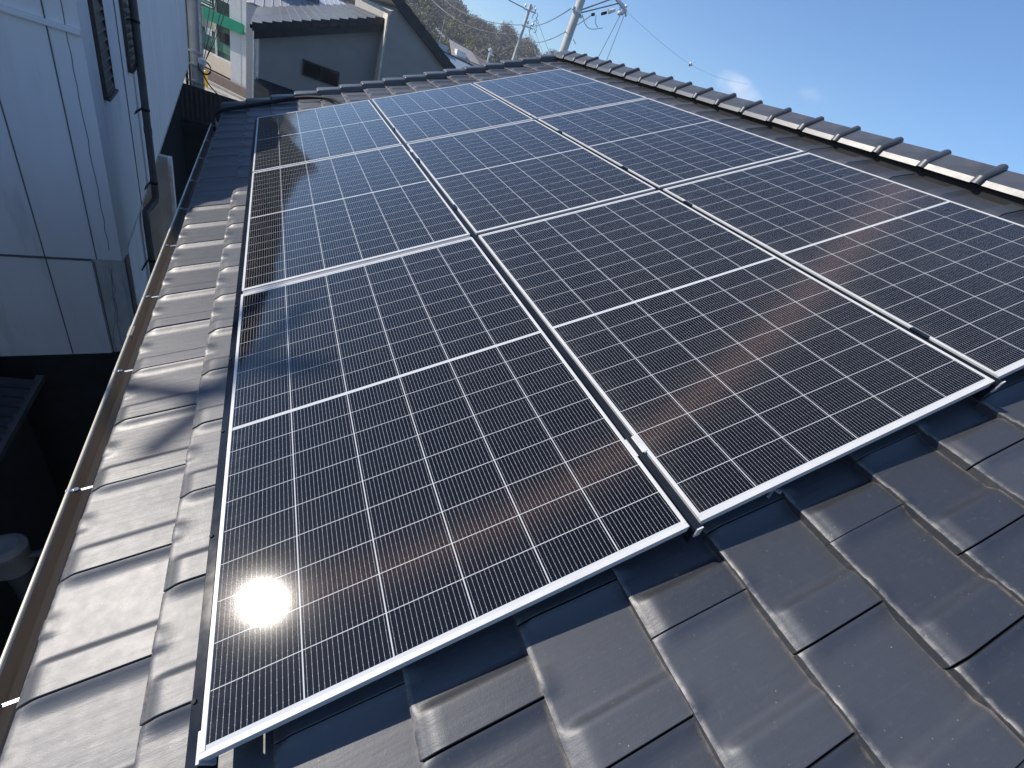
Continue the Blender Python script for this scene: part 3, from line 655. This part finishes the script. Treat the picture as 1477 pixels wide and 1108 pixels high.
# ------------------------------------------------------------------ dark grey house beyond the gable
dh = thing('grey_house', 'grey stucco house with dark tiled lean-to roof and steep gable beyond our roof edge', 'house', (2.5, 21, GZ))
x0, z0, x1, z1 = -.41, -.37, 3.56, 1.36
MB().prism([(-.22, 20, GZ), (3.60, 20, GZ), (3.60, 20, 1.06), (-.22, 20, -.50)], (0, 8, 0)).build('wall', M_GREYWALL, dh)
nT = 14; rf = MB(); rk = MB()
for i in range(nT):
    xa, xb = x0+(x1-x0)*i/nT, x0+(x1-x0)*(i+1)/nT; za, zb = z0+(z1-z0)*i/nT, z0+(z1-z0)*(i+1)/nT
    rf.prism([(xa, 19.62, za-.02), (xb+.02, 19.62, zb-.045), (xb+.02, 19.62, zb-.015), (xa, 19.62, za+.045)], (0, 8.7, 0))
    rk.prism([(xa+.006, 19.60, za-.20), (xb-.004, 19.60, zb-.20), (xb-.004, 19.60, zb-.012), (xa+.006, 19.60, za+.035)], (0, .10, 0))
rf.build('roof', M_DTILE, dh); rk.build('verge', M_BLKTILE, dh)
MB().prism([(x0+.05, 19.72, z0-.42), (x1, 19.72, z1-.42), (x1, 19.72, z1-.06), (x0+.05, 19.72, z0-.06)], (0, .27, 0)).build('barge_board', M_BLKTILE, dh)
MB().box((x0-.06, 19.62, z0-.14), (x0+.04, 28.2, z0-.03)).build('eave_gutter', M_RAIL, dh)
w_ = MB(); w_.prism([(1.14, 19.985, -1.32), (2.38, 19.985, -1.30), (2.38, 19.985, -.80), (1.14, 19.985, -.82)], (0, -.03, 0)); wo = w_.build('window', M_LFR, dh)
MB().box((1.19, 19.945, -1.27), (1.745, 19.953, -.86)).build('pane', M_DGLASS, wo); MB().box((1.775, 19.945, -1.27), (2.33, 19.953, -.86)).build('pane', M_DGLASS, wo)
MB().tube([(-.33, 19.9, GZ), (-.33, 19.9, -.52)], .05, 10).build('downpipe', M_STEEL, dh, smooth=40); MB().box((-.245, 19.93, GZ), (-.215, 19.99, -.55)).build('corner_trim', M_PORC, dh)
lr = MB()
for i in range(7):
    ya = 19.98 - i*.30; za = -1.9 - i*.16; lr.prism([(-.32, ya, za), (-.32, ya-.32, za-.17), (-.32, ya-.32, za-.20), (-.32, ya, za-.06)], (4.6, 0, 0))
lr.build('lower_roof', M_BLKTILE, dh)  # shade lying on this roof is put into its black tile colour
# the taller gabled wing
MB().prism([(3.66, 19.2, GZ), (6.35, 19.2, GZ), (6.35, 19.2, .52), (4.0, 19.2, 1.78), (3.66, 19.2, 1.6)], (0, 9, 0)).build('wing_wall', M_GREYWALL, dh)
MB().box((3.60, 19.19, GZ), (3.656, 20.02, 1.5)).build('wing_corner_wall', M_CREAM, dh)
MB().box((2.70, 19.16, 1.50), (3.70, 19.22, 1.60)).build('cream_fascia', M_CREAM, dh)
bg_ = MB(); xa, za, xb, zb = 3.2, 2.44, 6.55, .76; nb = 12
for i in range(nb):
    p0 = (xa+(xb-xa)*i/nb, za+(zb-za)*i/nb); p1 = (xa+(xb-xa)*(i+1)/nb, za+(zb-za)*(i+1)/nb)
    bg_.prism([(p0[0], 19.0, p0[1]-.34), (p1[0], 19.0, p1[1]-.34), (p1[0]+.02, 19.0, p1[1]+.03), (p0[0], 19.0, p0[1])], (0, .22, 0))
bg_.build('wing_verge', M_BLKTILE, dh)
MB().prism([(xa, 19.22, za-.30), (xb, 19.22, zb-.30), (xb, 19.22, zb), (xa, 19.22, za)], (0, 8.9, 0)).build('wing_roof', M_DTILE, dh)
MB().prism([(3.42, 19.0, 2.30), (3.2, 19.0, 2.44), (3.2, 19.0, 2.1), (3.42, 19.0, 2.0)], (0, 9.1, 0)).build('wing_left_roof', M_DTILE, dh)

# pale metal-roofed building behind it
pm = thing('pale_roofed_building', 'long building with pale grey metal roof behind the grey house', 'building', (3, 36, GZ))
m = MB()
for i in range(24):
    xa = -1.0+i*.4; m.add([(xa, 29.6, -.35), (xa+.38, 29.6, -.35), (xa+.38, 46, 1.3), (xa, 46, 1.3), (xa+.40, 29.6, -.31), (xa+.40, 46, 1.34)], [(0,1,2,3), (1,4,5,2)])
m.build('roof', M_LMETAL, pm); MB().box((-.9, 29.7, GZ), (8.5, 45.9, -.42)).build('wall', M_SIDING, pm)

# ------------------------------------------------------------------ farther houses
h1 = thing('blue_roofed_house', 'house with pale blue metal roof showing between gable and hill', 'house', (14.5, 47, GZ))
MB().box((11.0, 46.2, GZ), (13.95, 52, 1.70)).build('upper_storey', M_BLUEROOF, h1)
m = MB()
for i in range(14):
    xa = 10.5+i*.42; m.prism([(xa, 42.5, -.5), (xa+.41, 42.5, -.5), (xa+.41, 46.1, 1.20), (xa, 46.1, 1.20)], (0, 0, -.05))
m.build('roof', M_BLUEROOF, h1); MB().box((10.6, 43, GZ), (16.3, 49, -.6)).build('wall', M_SIDING, h1); MB().beam((10.6, 46.15, 1.26), (16.45, 46.15, 1.22), .10, .10).build('ridge_cap', M_BLKTILE, h1)
h2 = thing('beige_tiled_house', 'old house with weathered beige tiles and a white dormer below the hill', 'house', (20.5, 62, GZ))
MB().prism([(18.4, 59, 1.25), (22.0, 59, 1.55), (21.9, 63, 2.5), (18.9, 63, 2.6)], (0, 0, .1)).build('roof', M_BEIGEROOF, h2); MB().box((18.7, 59.4, GZ), (22.0, 63, 1.2)).build('wall', M_CREAM, h2)
MB().box((18.95, 59.2, 1.5), (20.1, 60.2, 2.05)).build('dormer', M_PORC, h2); MB().tube(spline([(18.9, 63, 2.70), (20.1, 63, 2.66), (21.9, 63, 2.62), (22.0, 63, 2.9)]), .09, 8).build('ridge', M_DTILE, h2)
MB().box((20.6, 58.9, .9), (22.3, 59.3, 1.35)).build('eave_shadow_board', M_BLKTILE, h2)  # black board put in as the shade under the eave
h3 = thing('brown_roofed_house', 'brown tiled roof just above our gable tiles, right of the beige one', 'house', (24.2, 66, GZ))
MB().prism([(22.4, 63, 1.2), (26.0, 63, 1.0), (25.6, 67, 2.3), (22.8, 67, 2.5)], (0, 0, .1)).build('roof', simple('brown_tile', (.20, .17, .15), .7), h3); MB().box((22.6, 63.3, GZ), (25.8, 67, 1.0)).build('wall', M_CREAM, h3)

# ------------------------------------------------------------------ poles and aerials
mp = thing('utility_pole', 'slender pale utility pole standing before the wooded hill', 'utility pole', (16.7, 38, GZ))
MB().tube([(16.62, 38, GZ), (16.80, 38, 6.3)], [.17, .11], 12).build('shaft', M_CONC, mp, smooth=40)
m = MB(); m.beam((16.35, 38, 5.86), (17.35, 37.9, 5.98), .09, .09); m.beam((16.6, 38, 4.95), (17.5, 37.9, 5.05), .08, .08); m.build('crossarm', M_STEEL, mp)
for x, z in ((16.4, 5.96), (16.95, 6.02), (17.25, 6.06), (17.0, 5.15), (17.4, 5.17)):
    MB().tube([(x, 37.95, z), (x, 37.95, z+.10), (x, 37.95, z+.2)], [.05, .09, .04], 8).build('insulator', M_PORC, mp, smooth=40)
m = MB()
for q, (x, z) in enumerate(((17.2, 6.0), (17.45, 5.7), (17.7, 5.3), (17.35, 5.0))): m.tube([(x+random.uniform(-.15, .15), 37.9, z+.3-.1*i+random.uniform(-.05, .05)) for i in range(8)], .022, 5)
m.build('jumper_cable', M_WIRE, mp, smooth=60)
bp = thing('utility_pole', 'thick pale concrete utility pole rising behind the far end of the ridge', 'utility pole', (9.66, 17.4, GZ))
MB().tube([(9.68, 17.4, GZ), (9.56, 17.4, 8.2)], [.20, .125], 20).build('shaft', M_CONC, bp, smooth=40)
m = MB(); m.tube([(9.60, 17.4, 4.02), (9.598, 17.4, 4.11)], .165, 16); m.box((9.36, 17.36, 4.03), (9.44, 17.44, 4.14)); m.box((9.75, 17.34, 3.95), (9.84, 17.42, 4.03)); m.build('pole_band', M_STEEL, bp)
m = MB(); m.tube([(9.45, 17.25, 3.35), (9.30, 17.25, 3.38)], .012, 6); m.tube([(9.75, 17.25, 3.30), (9.92, 17.25, 3.22)], .012, 6); m.build('step_bolt', M_STEEL, bp)
arm = MB(); arm.beam((9.3, 17.28, 5.26), (11.36, 17.28, 4.86), .10, .10); ar = arm.build('crossarm', M_STEEL, bp, bevel=.006)
m = MB()
for (x, z, r_) in ((11.2, 4.66, .07), (11.32, 4.72, .08), (11.42, 4.80, .07), (11.36, 4.92, .06), (11.16, 4.78, .05), (11.5, 4.72, .05)): m.sphere((x, 17.25, z), r_, 9, 6)
m.build('insulator_cluster', M_PORC, bp, smooth=60)
m = MB(); m.tube([(10.95, 17.2, 4.66), (10.72, 17.25, 4.50)], [.05, .075], 10); m.build('strain_insulator', M_PORC, bp, smooth=40)
m = MB(); m.tube([(10.68, 17.25, 4.47), (10.52, 17.3, 4.36)], .045, 8); m.tube([(10.32, 17.4, 4.27), (10.22, 17.45, 4.21)], .045, 8); m.build('cable_joint', M_RUB, bp, smooth=40)
m = MB(); m.tube(spline([(9.8, 17.35, 4.06), (10.05, 17.3, 3.86), (10.35, 17.3, 3.84), (10.8, 17.3, 4.05)]), .010, 6); m.tube(spline([(10.36, 17.35, 4.25), (10.42, 17.3, 4.06), (10.6, 17.3, 3.98)]), .010, 6); m.build('jumper_cable', M_WIREG, bp, smooth=60)
m = MB(); m.beam((9.62, 17.3, 4.10), (10.9, 17.28, 5.02), .035, .035); m.beam((9.62, 17.3, 4.02), (11.0, 17.28, 4.86), .035, .035); m.build('arm_brace', M_WIREG, bp)
wire(sag((9.40, 17.4, 4.12), (16.7, 38, 5.10), .35, 20), .016, M_WIREG, 'overhead wire from the slender pole to the band on the thick pole')
wire(sag((10.25, 17.4, 4.24), (17.0, 37.95, 4.30), .55, 20), .016, M_WIREG, 'overhead wire from below the crossarm of the thick pole running to the slender pole')
wire([(11.28, 17.25, 4.66), (10.9, 17.0, 3.15), (10.4, 16.6, 1.2)], .011, M_WIREG, 'left of two thin drop wires falling from the crossarm tip', 'drop wires from the crossarm tip')
wire([(11.44, 17.25, 4.66), (11.38, 17.1, 3.28), (11.3, 16.8, 1.0)], .011, M_WIREG, 'right of two thin drop wires falling from the crossarm tip', 'drop wires from the crossarm tip')
wire(spline([(11.45, 17.25, 4.82), (13.6, 17.5, 4.72), (15.95, 17.75, 4.72), (19.5, 19.3, 5.25), (24, 21.5, 6.2)]), .0035, M_WIREG, 'very faint thin wire crossing the open sky to the right')
wire(sag((16.35, 38, 5.9), (7.0, 44, 9.2), .9, 24), .03, M_WIRE, 'dark wire running left from the top of the slender pole')
wire(sag((16.7, 38, 5.0), (9.0, 60, 9.6), 2.4, 30), .022, M_WIREG, 'sagging grey wire across the hill left of the slender pole, upper one')
wire(sag((16.7, 38, 4.4), (9.0, 60, 9.3), 2.6, 30), .022, M_WIREG, 'sagging grey wire across the hill left of the slender pole, lower one')
for i, (a, b, lab) in enumerate((((17.5, 37.9, 5.8), (19.6, 34, 2.6), 'rightmost'), ((17.4, 37.9, 5.3), (18.9, 34, 2.5), 'middle'), ((17.2, 37.9, 4.9), (18.0, 34, 2.4), 'leftmost'))):
    wire(sag(a, b, .1), .014, M_WIREG, f'{lab} of three thin wires dropping right of the slender pole', 'wires dropping from the slender pole')
wm = thing('wire_marker', 'small white marker ball on the thin wire against the blue sky', 'marker', (15.9, 17.8, 4.9))
MB().sphere((15.95, 17.75, 4.72), .075, 12, 8).build('ball', M_PORC, wm, smooth=60); MB().tube([(15.85, 17.73, 4.71), (16.10, 17.8, 4.74)], .03, 8).build('clip', M_STEEL, wm)
an_ = thing('aerial_mast', 'white aerial mast with small boxes in front of the wooded hill', 'aerial', (27.0, 70, GZ))
MB().tube([(27.0, 70, GZ), (26.95, 70, 4.1)], .11, 8).build('mast', M_PORC, an_); MB().box((26.7, 69.8, 3.7), (27.15, 70.1, 3.95)).build('upper_box', M_PORC, an_); MB().box((27.0, 69.8, 3.35), (27.6, 70.1, 3.6)).build('lower_box', M_PORC, an_); MB().box((27.4, 69.8, 3.55), (27.9, 70.0, 3.7)).build('bracket', M_WIRE, an_)
tv = thing('roof_aerial', 'thin television aerial on the blue roofed house before the hill', 'aerial', (13.6, 48, 1.7))
m = MB(); m.tube([(13.6, 48, 1.7), (13.6, 48, 3.6)], .02, 6); m.build('mast', M_STEEL, tv)
m = MB(); m.tube([(13.0, 48, 2.6), (14.0, 48, 2.3)], .015, 5)
for i in range(6): m.tube([(13.05+i*.18, 47.7, 2.58-i*.055), (13.05+i*.18, 48.3, 2.58-i*.055)], .012, 5); m.tube([(13.05+i*.18, 48, 2.43-i*.055), (13.05+i*.18, 48, 2.73-i*.055)], .012, 5)
m.build('antenna_rods', M_PORC, tv)
# unseen mast added toward the sun, shaped to throw the faint crossed shadow
sp_ = Vector((-.20, 1.32, -.20)) + SUN*11
lp = thing('aerial_mast', 'unseen thin mast added beyond the white building to cast the crossed shadow on tiles', 'aerial', (sp_.x, sp_.y, GZ))
MB().tube([(sp_.x, sp_.y, GZ), (sp_.x, sp_.y, sp_.z+.75)], [.05, .034], 10).build('mast', M_STEEL, lp)
def sh_dir(du, dv, ln):        # a rod whose shadow runs along (du, dv) of the roof, square to the sun
    a = Vector(UVN((du, dv, 0))); a = (a - SUN*a.dot(SUN)).normalized(); return a*ln
m = MB()
for off, dr, w_ in ((sh_dir(.1, -.05, .10), (.55, .62, .55), .055), (sh_dir(.9, -.42, .34), (.50, .66, .40), .05), (sh_dir(.9, -.42, -.12), (-.62, .45, .34), .05)):
    d_ = sh_dir(*dr); m.beam(sp_+off-d_*.6, sp_+off+d_, w_, w_)
m.build('antenna_rods', M_STEEL, lp)
MB().box((sp_.x-.045, sp_.y-.045, sp_.z+.50), (sp_.x+.045, sp_.y+.045, sp_.z+.64)).build('mast_shadow_box', M_STEEL, lp, bevel=.01)

# ------------------------------------------------------------------ wooded hill
def crest_el(az): return 4.45 + min(4.5, max(0, 16-az)*.40) - (max(0, az-28.5)*.55)
def hill_z(az, d):
    H = 1.18 + 265*math.tan(R(crest_el(az))) - GZ - 4.2
    t = min(1, max(0, (d-95)/170)); t = t*t*(3-2*t)*.55 + t*.45
    return GZ + H*t + 1.5*math.sin(az*.9+d*.05) + 1.2*math.sin(az*2.3+1)*t
azs = np.arange(-20, 46.1, 1.0); ds = [90, 110, 130, 150, 170, 190, 210, 230, 250, 265, 300, 360]
vs = []; fs = []
for a in azs:
    for d in ds: vs.append((d*math.sin(R(a)), d*math.cos(R(a)), hill_z(a, min(d, 265)) - max(0, d-265)*.2))
nd = len(ds)
for i in range(len(azs)-1):
    for j in range(nd-1): fs.append((i*nd+j, (i+1)*nd+j, (i+1)*nd+j+1, i*nd+j+1))
hm = MB().add(vs, fs).build('hill', M_EARTH, None, smooth=80); hm['kind'] = 'structure'
V = []; T = []; Ck = []
for i in range(1900):
    az = random.uniform(3, 38); d = math.sqrt(random.uniform(96**2, 275**2)); r = random.uniform(1.2, 2.8)*(.8+.3*random.random()); tint = random.random()
    if 5 < az < 19 and d < 210 and random.random() < .35: tint = -random.random()
    c_ = np.array([d*math.sin(R(az)), d*math.cos(R(az)), hill_z(az, min(d, 265)) + r*.75])
    n = 130; dirs = rng.normal(size=(n, 3)); dirs /= np.linalg.norm(dirs, axis=1)[:, None]
    lump = 1 + .28*np.sin(dirs[:, 0]*5+i)*np.cos(dirs[:, 2]*4+i*2)
    P = c_ + dirs*(r*np.array([1, 1, .95]))*(rng.uniform(.55, 1.0, n)*lump)[:, None]
    s_ = rng.uniform(.12, .34, n)[:, None]
    a1 = rng.normal(size=(n, 3)); a1 /= np.linalg.norm(a1, axis=1)[:, None]; a2 = np.cross(a1, dirs); a2 /= (np.linalg.norm(a2, axis=1)[:, None]+1e-6)
    q = np.stack([P-a1*s_, P-a2*s_*.7, P+a1*s_, P+a2*s_*.7], 1).reshape(-1, 3); V.append(q); T.append(np.full(len(q), tint))
V = np.vstack(V); T = np.concatenate(T); nq = len(V)//4
me = bpy.data.meshes.new('woodland'); me.vertices.add(len(V)); me.vertices.foreach_set('co', V.ravel()); me.loops.add(nq*4); me.loops.foreach_set('vertex_index', np.arange(nq*4, dtype=np.int32))
me.polygons.add(nq); me.polygons.foreach_set('loop_start', np.arange(0, nq*4, 4, dtype=np.int32)); me.polygons.foreach_set('loop_total', np.full(nq, 4, dtype=np.int32)); me.update(calc_edges=True)
a = me.attributes.new('kind_of_tree', 'FLOAT', 'POINT'); a.data.foreach_set('value', T)
k = NT('woodland_foliage'); at = k.n('ShaderNodeAttribute', attribute_name='kind_of_tree').outputs['Fac']
rp = k.n('ShaderNodeValToRGB'); rp.color_ramp.interpolation = 'CONSTANT'; k.t.links.new(k.math('MULTIPLY', k.math('ADD', at, 1.0), .5), rp.inputs[0])
els = [(0, (.24, .23, .07)), (.28, (.18, .17, .07)), (.5, (.095, .098, .056)), (.60, (.19, .165, .125)), (.70, (.13, .112, .090)), (.78, (.16, .145, .085)), (.86, (.070, .082, .050)), (.92, (.22, .19, .15))]
rp.color_ramp.elements[0].position = 0; rp.color_ramp.elements[0].color = (*els[0][1], 1); rp.color_ramp.elements[1].position = els[1][0]; rp.color_ramp.elements[1].color = (*els[1][1], 1)
for p_, c_ in els[2:]: e = rp.color_ramp.elements.new(p_); e.color = (*c_, 1)
k.P(rp.outputs[0], .8); M_WOOD = k.m
tag(link('woodland', me, M_WOOD), 'wooded hillside of bare grey brown and olive trees', 'woodland', kind='stuff')

# ------------------------------------------------------------------ thin air haze
hz = MB().box((-402, -152, GZ-2.2), (402, 472, 62)); ho = hz.build('haze', None); tag(ho, 'thin winter haze softening the far hill', 'haze', kind='stuff')
hm_ = bpy.data.materials.new('haze'); hm_.use_nodes = True; t_ = hm_.node_tree; t_.nodes.clear()
o_ = t_.nodes.new('ShaderNodeOutputMaterial'); v_ = t_.nodes.new('ShaderNodeVolumePrincipled'); v_.inputs['Color'].default_value = (.82, .88, 1, 1); v_.inputs['Density'].default_value = .0007; v_.inputs['Anisotropy'].default_value = .3
t_.links.new(v_.outputs[0], o_.inputs['Volume']); ho.data.materials.append(hm_)
